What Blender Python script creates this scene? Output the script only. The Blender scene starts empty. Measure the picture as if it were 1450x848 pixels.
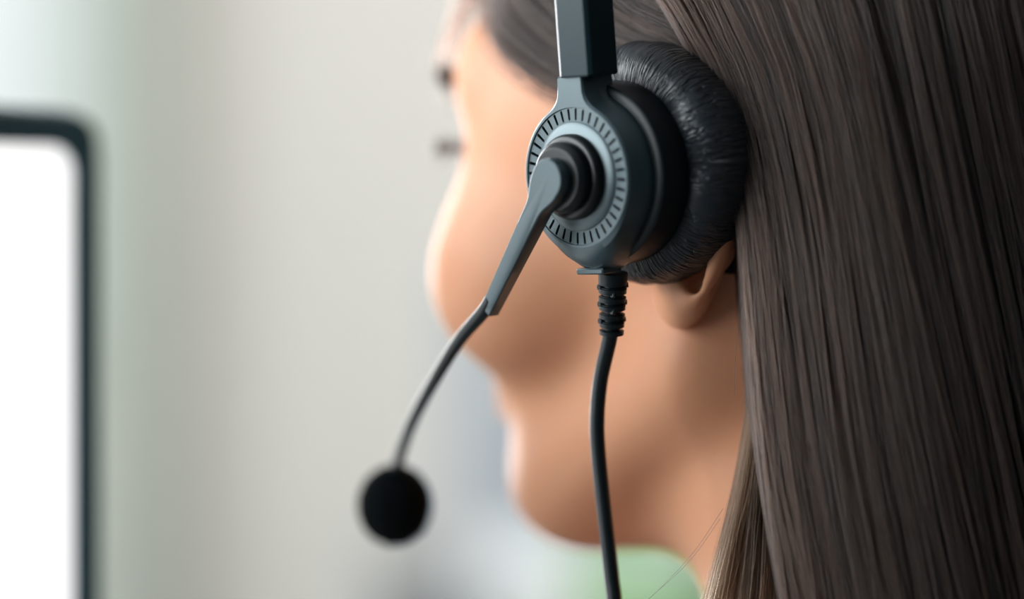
import bpy, math, random
import numpy as np
from mathutils import Vector, Matrix

random.seed(7)
rng = np.random.default_rng(11)
scene = bpy.context.scene
COL = scene.collection

# ------------------------------------------------------------------ camera
FOCUS = 0.85                    # metres from lens to the ear cup
MM = 0.00019                    # metres covered by one photo pixel on the focus plane
CAMPOS = Vector((0.0, -FOCUS, 1.2))
cam_d = bpy.data.cameras.new('camera')
cam_d.sensor_width = 36.0
cam_d.lens = 36.0 * FOCUS / (1450 * MM)
cam_d.clip_start = 0.02
cam_d.dof.use_dof = True
cam_d.dof.focus_distance = FOCUS + 0.006
cam_d.dof.aperture_fstop = 2.15
cam_d.dof.aperture_blades = 0
cam = bpy.data.objects.new('camera', cam_d)
COL.objects.link(cam)
cam.location = CAMPOS
cam.rotation_euler = (math.pi / 2, 0, 0)
scene.camera = cam

# ------------------------------------------------------------------ world / lights / exposure
world = bpy.data.worlds.new('world')
scene.world = world
world.use_nodes = True
bg = world.node_tree.nodes['Background']
bg.inputs[0].default_value = (0.86, 0.95, 1.0, 1)
bg.inputs[1].default_value = 1.0

def area_light(name, loc, target, sx, sy, energy, color):
    d = bpy.data.lights.new(name, 'AREA')
    d.shape = 'RECTANGLE'; d.size = sx; d.size_y = sy
    d.energy = energy; d.color = color
    o = bpy.data.objects.new(name, d); COL.objects.link(o)
    o.location = loc
    o.rotation_euler = (Vector(target) - Vector(loc)).to_track_quat('-Z', 'Y').to_euler()
    return o

# daylight at the big side window, at the window in the far wall, and an added, unseen ceiling panel brightening the far wall
area_light('side_window_daylight', (-1.97, -0.1, 1.75), (0.0, -0.1, 1.75), 3.1, 1.5, 62, (0.92, 0.98, 1.0))
area_light('far_window_daylight', (-1.45, 3.28, 1.65), (-1.45, 0.0, 1.65), 0.95, 1.5, 44, (0.97, 0.98, 1.0))
area_light('added_ceiling_fill', (0.2, 1.9, 2.62), (0.2, 1.9, 0.0), 1.2, 0.6, 20, (1.0, 0.97, 0.93))

scene.view_settings.view_transform = 'Standard'
scene.view_settings.look = 'None'
scene.view_settings.gamma = 1.0
scene.view_settings.use_curve_mapping = False
scene.view_settings.exposure = 0.45

# ------------------------------------------------------------------ helpers
def ray_dir(px, py):
    return Vector(((px - 725) * MM, FOCUS, -(py - 424) * MM)) / FOCUS      # per metre of depth

def at(px, py, y):
    """World point on the plane Y = y seen at photo pixel px, py."""
    return CAMPOS + ray_dir(px, py) * (y + FOCUS)

def tag(o, label=None, cat=None, group=None, kind=None):
    if label: o['label'] = label
    if cat: o['category'] = cat
    if group: o['group'] = group
    if kind: o['kind'] = kind
    return o

def empty(name, loc=(0, 0, 0), mat=None):
    o = bpy.data.objects.new(name, None); COL.objects.link(o)
    o.empty_display_size = 0.02
    if mat is not None: o.matrix_world = mat
    else: o.location = loc
    return o

def mesh_obj(name, verts, faces, mat, parent=None, smooth=True, uvs=None, sharp=None):
    me = bpy.data.meshes.new(name)
    me.from_pydata([tuple(map(float, v)) for v in verts], [], [tuple(map(int, f)) for f in faces])
    me.update()
    if uvs is not None:
        uv = me.uv_layers.new(name='UVMap')
        idx = np.empty(len(me.loops), dtype=np.int32); me.loops.foreach_get('vertex_index', idx)
        uv.data.foreach_set('uv', np.asarray(uvs, dtype=np.float32)[idx].ravel())
    if smooth:
        me.polygons.foreach_set('use_smooth', [True] * len(me.polygons))
        if sharp is not None:
            me.set_sharp_from_angle(angle=math.radians(sharp))
    me.materials.append(mat)
    o = bpy.data.objects.new(name, me); COL.objects.link(o)
    if parent is not None: o.parent = parent
    return o

class MB:
    """Collects shapes for one mesh."""
    def __init__(s): s.v = []; s.f = []
    def add(s, vs, fs):
        b = len(s.v); s.v += [tuple(v) for v in vs]; s.f += [tuple(b + i for i in f) for f in fs]
    def box(s, c, d, bev=0.0):
        x, y, z = (k / 2 for k in d); b = min(bev, x * .95, y * .95, z * .95)
        if b <= 0:
            vs = [(c[0] + i * x, c[1] + j * y, c[2] + k * z) for i in (-1, 1) for j in (-1, 1) for k in (-1, 1)]
            s.add(vs, [(0, 1, 3, 2), (4, 6, 7, 5), (0, 4, 5, 1), (2, 3, 7, 6), (0, 2, 6, 4), (1, 5, 7, 3)])
            return
        out = [(-x + b, -y), (x - b, -y), (x, -y + b), (x, y - b), (x - b, y), (-x + b, y), (-x, y - b), (-x, -y + b)]
        inn = [(px * (x - b) / x, py * (y - b) / y) for px, py in out]
        rings = [[(c[0] + p[0], c[1] + p[1], c[2] + zz) for p in o_] for o_, zz in ((inn, -z), (out, -z + b), (out, z - b), (inn, z))]
        s.loft(rings, True)
    def loft(s, rings, caps=True, closed=True):
        n = len(rings[0]); vs = [p for r in rings for p in r]; fs = []
        for k in range(len(rings) - 1):
            for i in range(n if closed else n - 1):
                j = (i + 1) % n
                fs.append((k * n + i, k * n + j, (k + 1) * n + j, (k + 1) * n + i))
        if caps:
            fs.append(tuple(range(n - 1, -1, -1))); fs.append(tuple((len(rings) - 1) * n + i for i in range(n)))
        s.add(vs, fs)
    def build(s, name, mat, parent=None, smooth=True, sharp=35):
        return mesh_obj(name, s.v, s.f, mat, parent, smooth, None, sharp)

def lathe(profile, n=96, axis_off=(0, 0)):
    """profile of (r, z) -> rings about local z."""
    return [[(axis_off[0] + r * math.cos(2 * math.pi * i / n), axis_off[1] + r * math.sin(2 * math.pi * i / n), z) for i in range(n)] for r, z in profile]

def catmull(pts, n):
    P = [np.array(p, float) for p in pts]
    P = [2 * P[0] - P[1]] + P + [2 * P[-1] - P[-2]]
    out = []
    m = len(P) - 3
    for k in range(n):
        t = k / (n - 1) * m
        i = min(int(t), m - 1); u = t - i
        a, b, c, d = P[i], P[i + 1], P[i + 2], P[i + 3]
        out.append(.5 * ((2 * b) + (c - a) * u + (2 * a - 5 * b + 4 * c - d) * u * u + (3 * b - a - 3 * c + d) * u ** 3))
    return np.array(out)

def tube_rings(path, radii, n=24):
    path = np.array(path, float); rings = []
    ref = np.array([0.3, 0.5, 0.8])
    for k in range(len(path)):
        t = path[min(k + 1, len(path) - 1)] - path[max(k - 1, 0)]; t /= np.linalg.norm(t)
        a = ref - t * ref.dot(t); a /= np.linalg.norm(a); b = np.cross(t, a)
        ref = a
        rings.append([tuple(path[k] + radii[k] * (math.cos(2 * math.pi * i / n) * a + math.sin(2 * math.pi * i / n) * b)) for i in range(n)])
    return rings

# ------------------------------------------------------------------ materials
def mat(name, color, rough=0.5, metallic=0.0, spec=0.5, var=0.0, scale=20.0, bump=0.0, bscale=200.0, bdist=0.0005, coat=0.0):
    m = bpy.data.materials.new(name); m.use_nodes = True
    nt = m.node_tree; b = nt.nodes['Principled BSDF']
    b.inputs['Roughness'].default_value = rough
    b.inputs['Metallic'].default_value = metallic
    b.inputs['Specular IOR Level'].default_value = spec
    b.inputs['Coat Weight'].default_value = coat
    tc = nt.nodes.new('ShaderNodeTexCoord')
    nz = nt.nodes.new('ShaderNodeTexNoise'); nz.inputs['Scale'].default_value = scale; nz.inputs['Detail'].default_value = 4
    nt.links.new(tc.outputs['Object'], nz.inputs['Vector'])
    mx = nt.nodes.new('ShaderNodeMix'); mx.data_type = 'RGBA'
    mx.inputs['A'].default_value = (*[c * (1 - var) for c in color], 1)
    mx.inputs['B'].default_value = (*[min(1, c * (1 + var)) for c in color], 1)
    nt.links.new(nz.outputs['Fac'], mx.inputs['Factor'])
    nt.links.new(mx.outputs['Result'], b.inputs['Base Color'])
    if bump > 0:
        n2 = nt.nodes.new('ShaderNodeTexNoise'); n2.inputs['Scale'].default_value = bscale; n2.inputs['Detail'].default_value = 3
        nt.links.new(tc.outputs['Object'], n2.inputs['Vector'])
        bp = nt.nodes.new('ShaderNodeBump'); bp.inputs['Strength'].default_value = bump; bp.inputs['Distance'].default_value = bdist
        nt.links.new(n2.outputs['Fac'], bp.inputs['Height']); nt.links.new(bp.outputs['Normal'], b.inputs['Normal'])
    return m

def emit(name, color, strength):
    m = bpy.data.materials.new(name); m.use_nodes = True
    nt = m.node_tree; b = nt.nodes['Principled BSDF']
    b.inputs['Base Color'].default_value = (0.02, 0.02, 0.02, 1)
    b.inputs['Roughness'].default_value = 0.3
    tc = nt.nodes.new('ShaderNodeTexCoord'); g = nt.nodes.new('ShaderNodeTexNoise'); g.inputs['Scale'].default_value = 6
    mx = nt.nodes.new('ShaderNodeMix'); mx.data_type = 'RGBA'
    mx.inputs['A'].default_value = (*[c * .97 for c in color], 1); mx.inputs['B'].default_value = (*color, 1)
    nt.links.new(tc.outputs['Object'], g.inputs['Vector']); nt.links.new(g.outputs['Fac'], mx.inputs['Factor'])
    nt.links.new(mx.outputs['Result'], b.inputs['Emission Color'])
    b.inputs['Emission Strength'].default_value = strength
    return m

M = {}
M['plate'] = mat('satin_grey_plastic', (0.020, 0.040, 0.048), 0.36, 0, 1.0, 0.06, 60, 0.12, 2500, 0.00006)
M['plate'].node_tree.nodes['Principled BSDF'].inputs['IOR'].default_value = 1.62
M['plate'].node_tree.nodes['Principled BSDF'].inputs['Specular Tint'].default_value = (0.80, 0.95, 1.0, 1)
M['black'] = mat('black_satin_plastic', (0.005, 0.007, 0.008), 0.30, 0, 0.5, 0.1, 60, 0.10, 2500, 0.00005)
M['shell'] = mat('black_moulded_shell', (0.003, 0.008, 0.010), 0.40, 0, 0.32, 0.1, 60, 0.12, 2500, 0.00005)
M['band'] = mat('headband_plastic', (0.008, 0.026, 0.033), 0.34, 0, 0.26, 0.08, 50, 0.1, 2500, 0.00005)
M['cable'] = mat('dark_rubber_cable', (0.003, 0.009, 0.012), 0.36, 0, 0.6, 0.1, 80)
M['hole'] = mat('slot_floor', (0.002, 0.003, 0.004), 0.8, 0, 0.1)
M['foam'] = mat('black_foam', (0.003, 0.005, 0.006), 0.95, 0, 0.1, 0.2, 300, 0.8, 900, 0.0006)
M['white_eye'] = mat('eye_white', (0.75, 0.72, 0.68), 0.2, 0, 0.5, 0.05)
M['iris'] = mat('eye_iris', (0.03, 0.018, 0.01), 0.15, 0, 0.6, 0.2, 400)
M['lips'] = mat('lip_skin', (0.62, 0.25, 0.22), 0.4, 0, 0.4, 0.08, 200)

def leather():
    m = bpy.data.materials.new('wrinkled_black_leatherette'); m.use_nodes = True
    nt = m.node_tree; N = nt.nodes.new; L = nt.links.new
    b = nt.nodes['Principled BSDF']
    b.inputs['Base Color'].default_value = (0.005, 0.012, 0.021, 1)
    b.inputs['Roughness'].default_value = 0.40
    b.inputs['Specular IOR Level'].default_value = 0.9
    tc = N('ShaderNodeTexCoord'); mp = N('ShaderNodeMapping')
    mp.inputs['Scale'].default_value = (60, 3.2, 1); mp.inputs['Rotation'].default_value = (0, 0, 0.012)
    L(tc.outputs['UV'], mp.inputs['Vector'])
    n1 = N('ShaderNodeTexNoise'); n1.inputs['Scale'].default_value = 1.0; n1.inputs['Detail'].default_value = 3; n1.inputs['Distortion'].default_value = 0.35
    L(mp.outputs[0], n1.inputs['Vector'])
    # crease lines: |noise - .5| valleys
    s1 = N('ShaderNodeMath'); s1.operation = 'SUBTRACT'; s1.inputs[1].default_value = 0.5; L(n1.outputs['Fac'], s1.inputs[0])
    s2 = N('ShaderNodeMath'); s2.operation = 'ABSOLUTE'; L(s1.outputs[0], s2.inputs[0])
    s3 = N('ShaderNodeMath'); s3.operation = 'MINIMUM'; s3.inputs[1].default_value = 0.12; L(s2.outputs[0], s3.inputs[0])
    n2 = N('ShaderNodeTexNoise'); n2.inputs['Scale'].default_value = 700; n2.inputs['Detail'].default_value = 2
    L(tc.outputs['Object'], n2.inputs['Vector'])
    # wrinkles fade in and out over the cushion
    n3 = N('ShaderNodeTexNoise'); n3.inputs['Scale'].default_value = 70; L(tc.outputs['Object'], n3.inputs['Vector'])
    r3 = N('ShaderNodeMapRange'); r3.inputs['From Min'].default_value = .28; r3.inputs['From Max'].default_value = .5; L(n3.outputs['Fac'], r3.inputs['Value'])
    b1 = N('ShaderNodeBump'); b1.inputs['Distance'].default_value = 0.010; L(s3.outputs[0], b1.inputs['Height'])
    mm = N('ShaderNodeMath'); mm.operation = 'MULTIPLY'; mm.inputs[1].default_value = 1.0; L(r3.outputs[0], mm.inputs[0]); L(mm.outputs[0], b1.inputs['Strength'])
    b2 = N('ShaderNodeBump'); b2.inputs['Distance'].default_value = 0.0004; b2.inputs['Strength'].default_value = 0.25
    L(n2.outputs['Fac'], b2.inputs['Height']); L(b1.outputs['Normal'], b2.inputs['Normal']); L(b2.outputs['Normal'], b.inputs['Normal'])
    return m
M['leather'] = leather()

def skin():
    m = bpy.data.materials.new('skin'); m.use_nodes = True
    nt = m.node_tree; N = nt.nodes.new; L = nt.links.new
    b = nt.nodes['Principled BSDF']
    tc = N('ShaderNodeTexCoord'); nz = N('ShaderNodeTexNoise'); nz.inputs['Scale'].default_value = 30; nz.inputs['Detail'].default_value = 4
    L(tc.outputs['Object'], nz.inputs['Vector'])
    mx = N('ShaderNodeMix'); mx.data_type = 'RGBA'
    mx.inputs['A'].default_value = (0.72, 0.325, 0.175, 1); mx.inputs['B'].default_value = (0.80, 0.385, 0.22, 1)
    L(nz.outputs['Fac'], mx.inputs['Factor']); L(mx.outputs['Result'], b.inputs['Base Color'])
    b.inputs['Roughness'].default_value = 0.48
    b.inputs['Specular IOR Level'].default_value = 0.4
    b.inputs['Subsurface Weight'].default_value = 0.25
    b.inputs['Subsurface Radius'].default_value = (1.0, 0.35, 0.18)
    b.inputs['Subsurface Scale'].default_value = 0.004
    return m
M['skin'] = skin()

def hair_mat(name, c0, c1, rough=0.3, radial=0.45):
    m = bpy.data.materials.new(name); m.use_nodes = True
    nt = m.node_tree; N = nt.nodes.new; L = nt.links.new
    nt.nodes.remove(nt.nodes['Principled BSDF'])
    out = nt.nodes['Material Output']
    h = N('ShaderNodeBsdfHairPrincipled'); h.parametrization = 'COLOR'
    at_ = N('ShaderNodeAttribute'); at_.attribute_name = 'tint'
    cr = N('ShaderNodeMix'); cr.data_type = 'RGBA'
    cr.inputs['A'].default_value = (*c0, 1); cr.inputs['B'].default_value = (*c1, 1)
    L(at_.outputs['Fac'], cr.inputs['Factor']); L(cr.outputs['Result'], h.inputs['Color'])
    h.inputs['Roughness'].default_value = rough
    h.inputs['Radial Roughness'].default_value = radial
    h.inputs['Coat'].default_value = 0.0
    h.inputs['IOR'].default_value = 1.45
    h.inputs['Random Roughness'].default_value = 0.3
    L(h.outputs[0], out.inputs['Surface'])
    return m
M['hair'] = hair_mat('dark_brown_hair', (0.0020, 0.0022, 0.0026), (0.150, 0.088, 0.066))
M['lock'] = hair_mat('lit_through_lock_hair', (0.006, 0.004, 0.003), (0.085, 0.046, 0.025))  # same hair, warm tints carry the light shining through the lock
M['lash'] = hair_mat('lash_hair', (0.004, 0.004, 0.004), (0.012, 0.01, 0.01))
M['haircap'] = mat('hair_under_layer', (0.006, 0.005, 0.005), 0.75, 0, 0.1, 0.3, 60)

M['wall'] = mat('warm_grey_paint', (0.76, 0.73, 0.68), 0.85, 0, 0.2, 0.03, 3)
M['accent'] = mat('slate_paint', (0.07, 0.08, 0.088), 0.85, 0, 0.2, 0.05, 3)
M['wall2'] = mat('pale_paint', (0.72, 0.72, 0.70), 0.85, 0, 0.2, 0.03, 3)
M['ceil'] = mat('ceiling_paint', (0.34, 0.35, 0.36), 0.9, 0, 0.2, 0.02, 3)
M['floor'] = mat('grey_carpet', (0.16, 0.16, 0.165), 0.95, 0, 0.1, 0.2, 80)
M['column'] = mat('sage_grey_paint', (0.46, 0.50, 0.44), 0.8, 0, 0.2, 0.04, 3)
M['frame'] = mat('window_frame_paint', (0.62, 0.68, 0.68), 0.5, 0, 0.4, 0.03, 5)
M['cabinet'] = mat('blue_grey_cabinet', (0.42, 0.455, 0.50), 0.5, 0, 0.4, 0.04, 6)
M['dark'] = mat('dark_grey_fabric', (0.07, 0.08, 0.078), 0.9, 0, 0.2, 0.1, 100)
M['white'] = mat('white_laminate', (0.72, 0.73, 0.74), 0.5, 0, 0.4, 0.02, 6)
M['board'] = mat('pale_blue_board', (0.80, 0.83, 0.83), 0.4, 0, 0.4, 0.03, 4)
M['desk'] = mat('dark_desk_top', (0.10, 0.09, 0.08), 0.5, 0, 0.4, 0.04, 6)
M['leaf'] = mat('green_leaf', (0.12, 0.38, 0.06), 0.5, 0, 0.4, 0.35, 12)
M['leaf2'] = mat('pale_leaf', (0.50, 0.66, 0.36), 0.5, 0, 0.4, 0.2, 12)
M['bezel'] = mat('dark_teal_bezel', (0.016, 0.12, 0.18), 0.55, 0, 0.3, 0.05, 30)
M['screen'] = emit('lit_white_screen', (1.0, 1.0, 1.0), 0.95)
M['fillglow'] = emit('added_panel_glow', (1.0, 0.97, 0.92), 2.0)  # glow of the added, unseen ceiling panel
M['cloth'] = mat('slate_cotton', (0.10, 0.11, 0.12), 0.9, 0, 0.2, 0.05, 60, 0.3, 600, 0.0005)
def glass():
    m = bpy.data.materials.new('window_glass'); m.use_nodes = True
    nt = m.node_tree; b = nt.nodes['Principled BSDF']
    b.inputs['Base Color'].default_value = (1, 1, 1, 1); b.inputs['Roughness'].default_value = 0.0
    b.inputs['Transmission Weight'].default_value = 1.0; b.inputs['IOR'].default_value = 1.01
    return m
M['glass'] = glass()

# ------------------------------------------------------------------ the room
def structure(mb, name, m, parent=None):
    o = mb.build(name, m, parent, smooth=False)
    if parent is None: tag(o, kind='structure')
    return o

X0, X1, Y0, Y1, ZC = -2.0, 2.2, -2.6, 3.3, 2.7
mb = MB(); mb.box(((X0 + X1) / 2, (Y0 + Y1) / 2, -0.05), (X1 - X0, Y1 - Y0, 0.1)); structure(mb, 'floor', M['floor'])
mb = MB(); mb.box(((X0 + X1) / 2, (Y0 + Y1) / 2, ZC + 0.05), (X1 - X0, Y1 - Y0, 0.1)); structure(mb, 'ceiling', M['ceil'])
# far wall with a window opening on the left
wx0, wx1, wz0, wz1 = -1.95, -0.95, 0.9, 2.4
mb = MB(); T = 0.16
mb.box(((X0 + wx0) / 2, Y1 + T / 2, ZC / 2), (wx0 - X0, T, ZC))
mb.box(((wx1 + X1) / 2, Y1 + T / 2, ZC / 2), (X1 - wx1, T, ZC))
mb.box(((wx0 + wx1) / 2, Y1 + T / 2, wz0 / 2), (wx1 - wx0, T, wz0))
mb.box(((wx0 + wx1) / 2, Y1 + T / 2, (wz1 + ZC) / 2), (wx1 - wx0, T, ZC - wz1))
structure(mb, 'wall_back', M['wall'])
# left wall with the big side window
sy0, sy1, sz0, sz1 = -1.7, 1.5, 0.95, 2.5
mb = MB()
mb.box((X0 - T / 2, (Y0 + sy0) / 2, ZC / 2), (T, sy0 - Y0, ZC))
mb.box((X0 - T / 2, (sy1 + Y1) / 2, ZC / 2), (T, Y1 - sy1, ZC))
mb.box((X0 - T / 2, (sy0 + sy1) / 2, sz0 / 2), (T, sy1 - sy0, sz0))
mb.box((X0 - T / 2, (sy0 + sy1) / 2, (sz1 + ZC) / 2), (T, sy1 - sy0, ZC - sz1))
structure(mb, 'wall_left', M['wall2'])
mb = MB(); mb.box((X1 + T / 2, (Y0 + Y1) / 2, ZC / 2), (T, Y1 - Y0, ZC)); structure(mb, 'wall_right', M['accent'])
mb = MB(); mb.box(((X0 + X1) / 2, Y0 - T / 2, ZC / 2), (X1 - X0, T, ZC)); structure(mb, 'wall_front', M['accent'])
# sage column standing beside the far window
mb = MB(); mb.box((-0.50, Y1 - 0.07, ZC / 2), (0.10, 0.14, ZC), 0.008); structure(mb, 'trim_1', M['column'])
mb = MB(); mb.box((0.85, Y1 - 0.01, 0.05), (2.6, 0.02, 0.1)); structure(mb, 'baseboard_back', M['white'])

def window(name, centre, w, h, axis, nx, nz_):
    root = empty(name, centre); tag(root, kind='structure')
    fw, fd = 0.05, 0.07
    def bx(cx, cz, sx, sz, m, nm, d=fd, off=0):
        b = MB()
        if axis == 'y': b.box((cx, off, cz), (sx, d, sz), 0.003 if d > .02 else 0)
        else: b.box((off, cx, cz), (d, sx, sz), 0.003 if d > .02 else 0)
        return b.build(nm, m, root, smooth=False)
    for s in (-1, 1):
        bx(s * (w / 2 - fw / 2), 0, fw, h, M['frame'], 'jamb')
        bx(0, s * (h / 2 - fw / 2), w, fw, M['frame'], 'rail')
    for i in range(1, nx): bx(-w / 2 + w * i / nx, 0, 0.035, h - 2 * fw, M['frame'], 'mullion')
    for k in range(1, nz_): bx(0, -h / 2 + h * k / nz_, w - 2 * fw, 0.035, M['frame'], 'transom', 0.05)
    for i in range(nx):
        bx(-w / 2 + w * (i + .5) / nx, 0, w / nx - 0.04, h - 2 * fw, M['glass'], 'pane', 0.004)
    bx(0, -h / 2 - 0.02, w + 0.1, 0.03, M['frame'], 'window_sill', 0.2, -0.08 if axis == 'y' else 0.08)
    return root
window('window_1', ((wx0 + wx1) / 2, Y1 + 0.06, (wz0 + wz1) / 2), wx1 - wx0, wz1 - wz0, 'y', 2, 2)
window('window_2', (X0 - 0.06, (sy0 + sy1) / 2, (sz0 + sz1) / 2), sy1 - sy0, sz1 - sz0, 'x', 3, 1)

# ------------------------------------------------------------------ the person: shape as a distance field, surfaced with surface nets
TH = math.radians(32)
Fv = np.array([-math.cos(TH), math.sin(TH), 0.0])      # where the face looks
Lv = np.array([-math.sin(TH), -math.cos(TH), 0.0])     # her left
Zv = np.array([0, 0, 1.0])
HO = np.array([0.083, 0.087, 1.222])                   # mid-head at ear level

def hw(f, l, z):
    """head coordinates in mm -> world"""
    return HO + (Fv * f + Lv * l + Zv * z) / 1000.0

def surface_nets(fn, lo, hi, h):
    lo = np.array(lo, float); n = np.ceil((np.array(hi) - lo) / h).astype(int) + 1
    ax = [lo[k] + h * np.arange(n[k]) for k in range(3)]
    G = np.meshgrid(*ax, indexing='ij')
    D = fn(*[g.astype(np.float32) for g in G])
    ins = D < 0
    c = tuple(n - 1)
    cnt = np.zeros(c, np.int32); acc = np.zeros(c + (3,), np.float32)
    corners = [(i, j, k) for i in (0, 1) for j in (0, 1) for k in (0, 1)]
    def sl(o): return tuple(slice(o[q], o[q] + c[q]) for q in range(3))
    for a in corners:
        for q in range(3):
            if a[q] == 0:
                b = list(a); b[q] = 1; b = tuple(b)
                da, db = D[sl(a)], D[sl(b)]
                cr = (ins[sl(a)] != ins[sl(b)])
                t = np.where(cr, da / np.where(cr, da - db, 1), 0)
                cnt += cr
                for r in range(3):
                    acc[..., r] += np.where(cr, (t if r == q else a[r]), 0)
    act = cnt > 0
    idx = -np.ones(c, np.int64); idx[act] = np.arange(act.sum())
    ijk = np.argwhere(act)
    V = lo + h * (ijk + acc[act] / cnt[act][:, None])
    F = []
    for q in range(3):
        u, w = (q + 1) % 3, (q + 2) % 3
        s0 = [slice(None)] * 3; s1 = [slice(None)] * 3
        s0[q] = slice(0, n[q] - 1); s1[q] = slice(1, n[q])
        A, B = ins[tuple(s0)], ins[tuple(s1)]
        e = np.argwhere(A != B)
        ok = (e[:, u] > 0) & (e[:, w] > 0) & (e[:, u] < n[u] - 1) & (e[:, w] < n[w] - 1)
        e = e[ok]
        if len(e) == 0: continue
        def cell(du, dw):
            x = e.copy(); x[:, u] -= du; x[:, w] -= dw
            return idx[x[:, 0], x[:, 1], x[:, 2]]
        qd = np.stack([cell(1, 1), cell(0, 1), cell(0, 0), cell(1, 0)], 1)
        inside = A[e[:, 0], e[:, 1], e[:, 2]]
        qd[~inside] = qd[~inside][:, ::-1]
        F.append(qd)
    return V, np.concatenate(F)

def smin(a, b, k):
    hh = np.clip(0.5 + 0.5 * (b - a) / k, 0, 1)
    return b + (a - b) * hh - k * hh * (1 - hh)
def smax(a, b, k): return -smin(-a, -b, k)
def ell(x, y, z, c, r):
    qx, qy, qz = (x - c[0]) / r[0], (y - c[1]) / r[1], (z - c[2]) / r[2]
    k0 = np.sqrt(qx * qx + qy * qy + qz * qz) + 1e-6
    k1 = np.sqrt((qx / r[0]) ** 2 + (qy / r[1]) ** 2 + (qz / r[2]) ** 2) + 1e-6
    return k0 * (k0 - 1) / k1
def cap(x, y, z, a, b, ra, rb=None):
    if rb is None: rb = ra
    a = np.array(a, float); b = np.array(b, float); d = b - a
    t = np.clip(((x - a[0]) * d[0] + (y - a[1]) * d[1] + (z - a[2]) * d[2]) / d.dot(d), 0, 1)
    return np.sqrt((x - a[0] - t * d[0]) ** 2 + (y - a[1] - t * d[1]) ** 2 + (z - a[2] - t * d[2]) ** 2) - (ra + (rb - ra) * t)

def head_sdf(f, l, z):
    s = np.abs(l)
    d = ell(f, l, z, (-10, 0, 52), (94, 74, 80))
    d = smin(d, ell(f, l, z, (0, 0, 5), (70, 67, 72)), 25)
    d = smin(d, ell(f, s, z, (43, 0, 26), (64, 64, 72)), 20)                 # forehead and mid face
    d = smin(d, ell(f, s, z, (65, 33, -14), (36, 33, 33)), 14)                # cheeks
    d = smin(d, ell(f, l, z, (58, 0, -48), (35, 36, 40)), 18)                # mouth region
    d = smin(d, cap(f, s, z, (2, 50, -40), (62, 20, -78), 17, 17), 18)       # jaw
    d = smin(d, ell(f, l, z, (75, 0, -80), (18, 20, 17)), 14)                # chin
    d = smin(d, cap(f, l, z, (55, 0, -72), (0, 0, -72), 24, 34), 14)         # under the jaw
    d = smin(d, cap(f, s, z, (86, 10, 44), (77, 40, 46), 13, 11), 14)        # brow ridge
    d = smax(d, -ell(f, s, z, (105, 34, 25), (17, 17, 13)), 12)               # eye sockets
    d = smin(d, cap(f, l, z, (96, 0, 28), (106, 0, -10), 6, 9), 10)          # nose
    d = smin(d, ell(f, s, z, (99, 10, -14), (8, 7, 7)), 5)
    d = smin(d, cap(f, s, z, (97, 3, -44), (88, 20, -47), 5, 3), 5)          # lips
    d = smin(d, cap(f, s, z, (95, 3, -55), (87, 18, -51), 6, 3), 5)
    d = smin(d, cap(f, l, z, (-14, 0, -45), (-62, 0, -190), 52, 60), 16)     # neck
    d = smin(d, cap(f, s, z, (-66, 0, -215), (-74, 150, -262), 52, 50), 34)  # shoulders
    d = smin(d, ell(f, l, z, (-66, 0, -380), (100, 165, 170)), 40)           # chest
    return d

person = empty('person', hw(0, 0, 0))
tag(person, 'person with long straight dark hair turned away, wearing the black headset', 'person')

def to_local(V):                                         # world -> person's empty
    return np.asarray(V) - HO

Vh, Fh = surface_nets(head_sdf, (-190, -215, -400), (135, 215, 150), 2.6)
# left ear and right ear, finer, grown in ear coordinates: a backwards, b up, c outwards
def ear_sdf(a, b, c):
    rim2 = np.sqrt(((a - 12) / 14) ** 2 + ((b - 2) / 26) ** 2)
    dist2 = (rim2 - 1) * 20
    d = np.sqrt(dist2 ** 2 + (c - 5 - 0.12 * a) ** 2) - 3.4                                  # helix rim
    plate = np.maximum(dist2, np.abs(c - 1.5) - 2.2)
    d = smin(d, plate, 4)
    d = smin(d, ell(a, b, c, (7, -24, 2), (10.5, 11.5, 5.5)), 6)                                # lobe
    d = smin(d, cap(a, b, c, (20, -10, 3), (22, 18, 4), 4, 3.5), 4)                            # antihelix
    d = smin(d, ell(a, b, c, (5.5, -14, 4), (4.5, 4, 4)), 4)                                      # antitragus
    d = smin(d, ell(a, b, c, (-2, -1, 3), (5, 8, 5)), 4)                                       # tragus
    d = smax(d, -ell(a, b, c, (16.5, -14, 7), (5, 10, 6.5)), 3)                                       # concha
    return d
Ve, Fe = surface_nets(ear_sdf, (-16, -42, -8), (40, 42, 18), 0.9)
AL = math.radians(16)
def ear_to_head(V, side):
    a, b, c = V[:, 0], V[:, 1], V[:, 2]
    ti = math.radians(-10)
    a2 = a * math.cos(ti) - b * math.sin(ti); b2 = a * math.sin(ti) + b * math.cos(ti)
    f = 2 - a2 * math.cos(AL) - c * math.sin(AL) * -0.3
    l = 66 + a2 * math.sin(AL) + c * math.cos(AL)
    return np.stack([f, side * l, b2 + 6], 1)
parts_v, parts_f, base = [Vh], [Fh], len(Vh)
for side in (1, -1):
    E = ear_to_head(Ve, side)
    parts_v.append(E); parts_f.append((Fe[:, ::-1] if side == 1 else Fe) + base); base += len(E)
Vall = np.concatenate(parts_v); Fall = np.concatenate(parts_f)
def head_to_local(V):
    return (V[:, :1] * Fv + V[:, 1:2] * Lv + V[:, 2:3] * Zv) / 1000.0
body = mesh_obj('body', head_to_local(Vall), Fall[:, ::-1], M['skin'], person)
import bmesh
bm_ = bmesh.new(); bm_.from_mesh(body.data); bmesh.ops.recalc_face_normals(bm_, faces=bm_.faces)
for _ in range(3): bmesh.ops.smooth_vert(bm_, verts=bm_.verts, factor=0.4, use_axis_x=True, use_axis_y=True, use_axis_z=True)
bm_.to_mesh(body.data); bm_.free()

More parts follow.
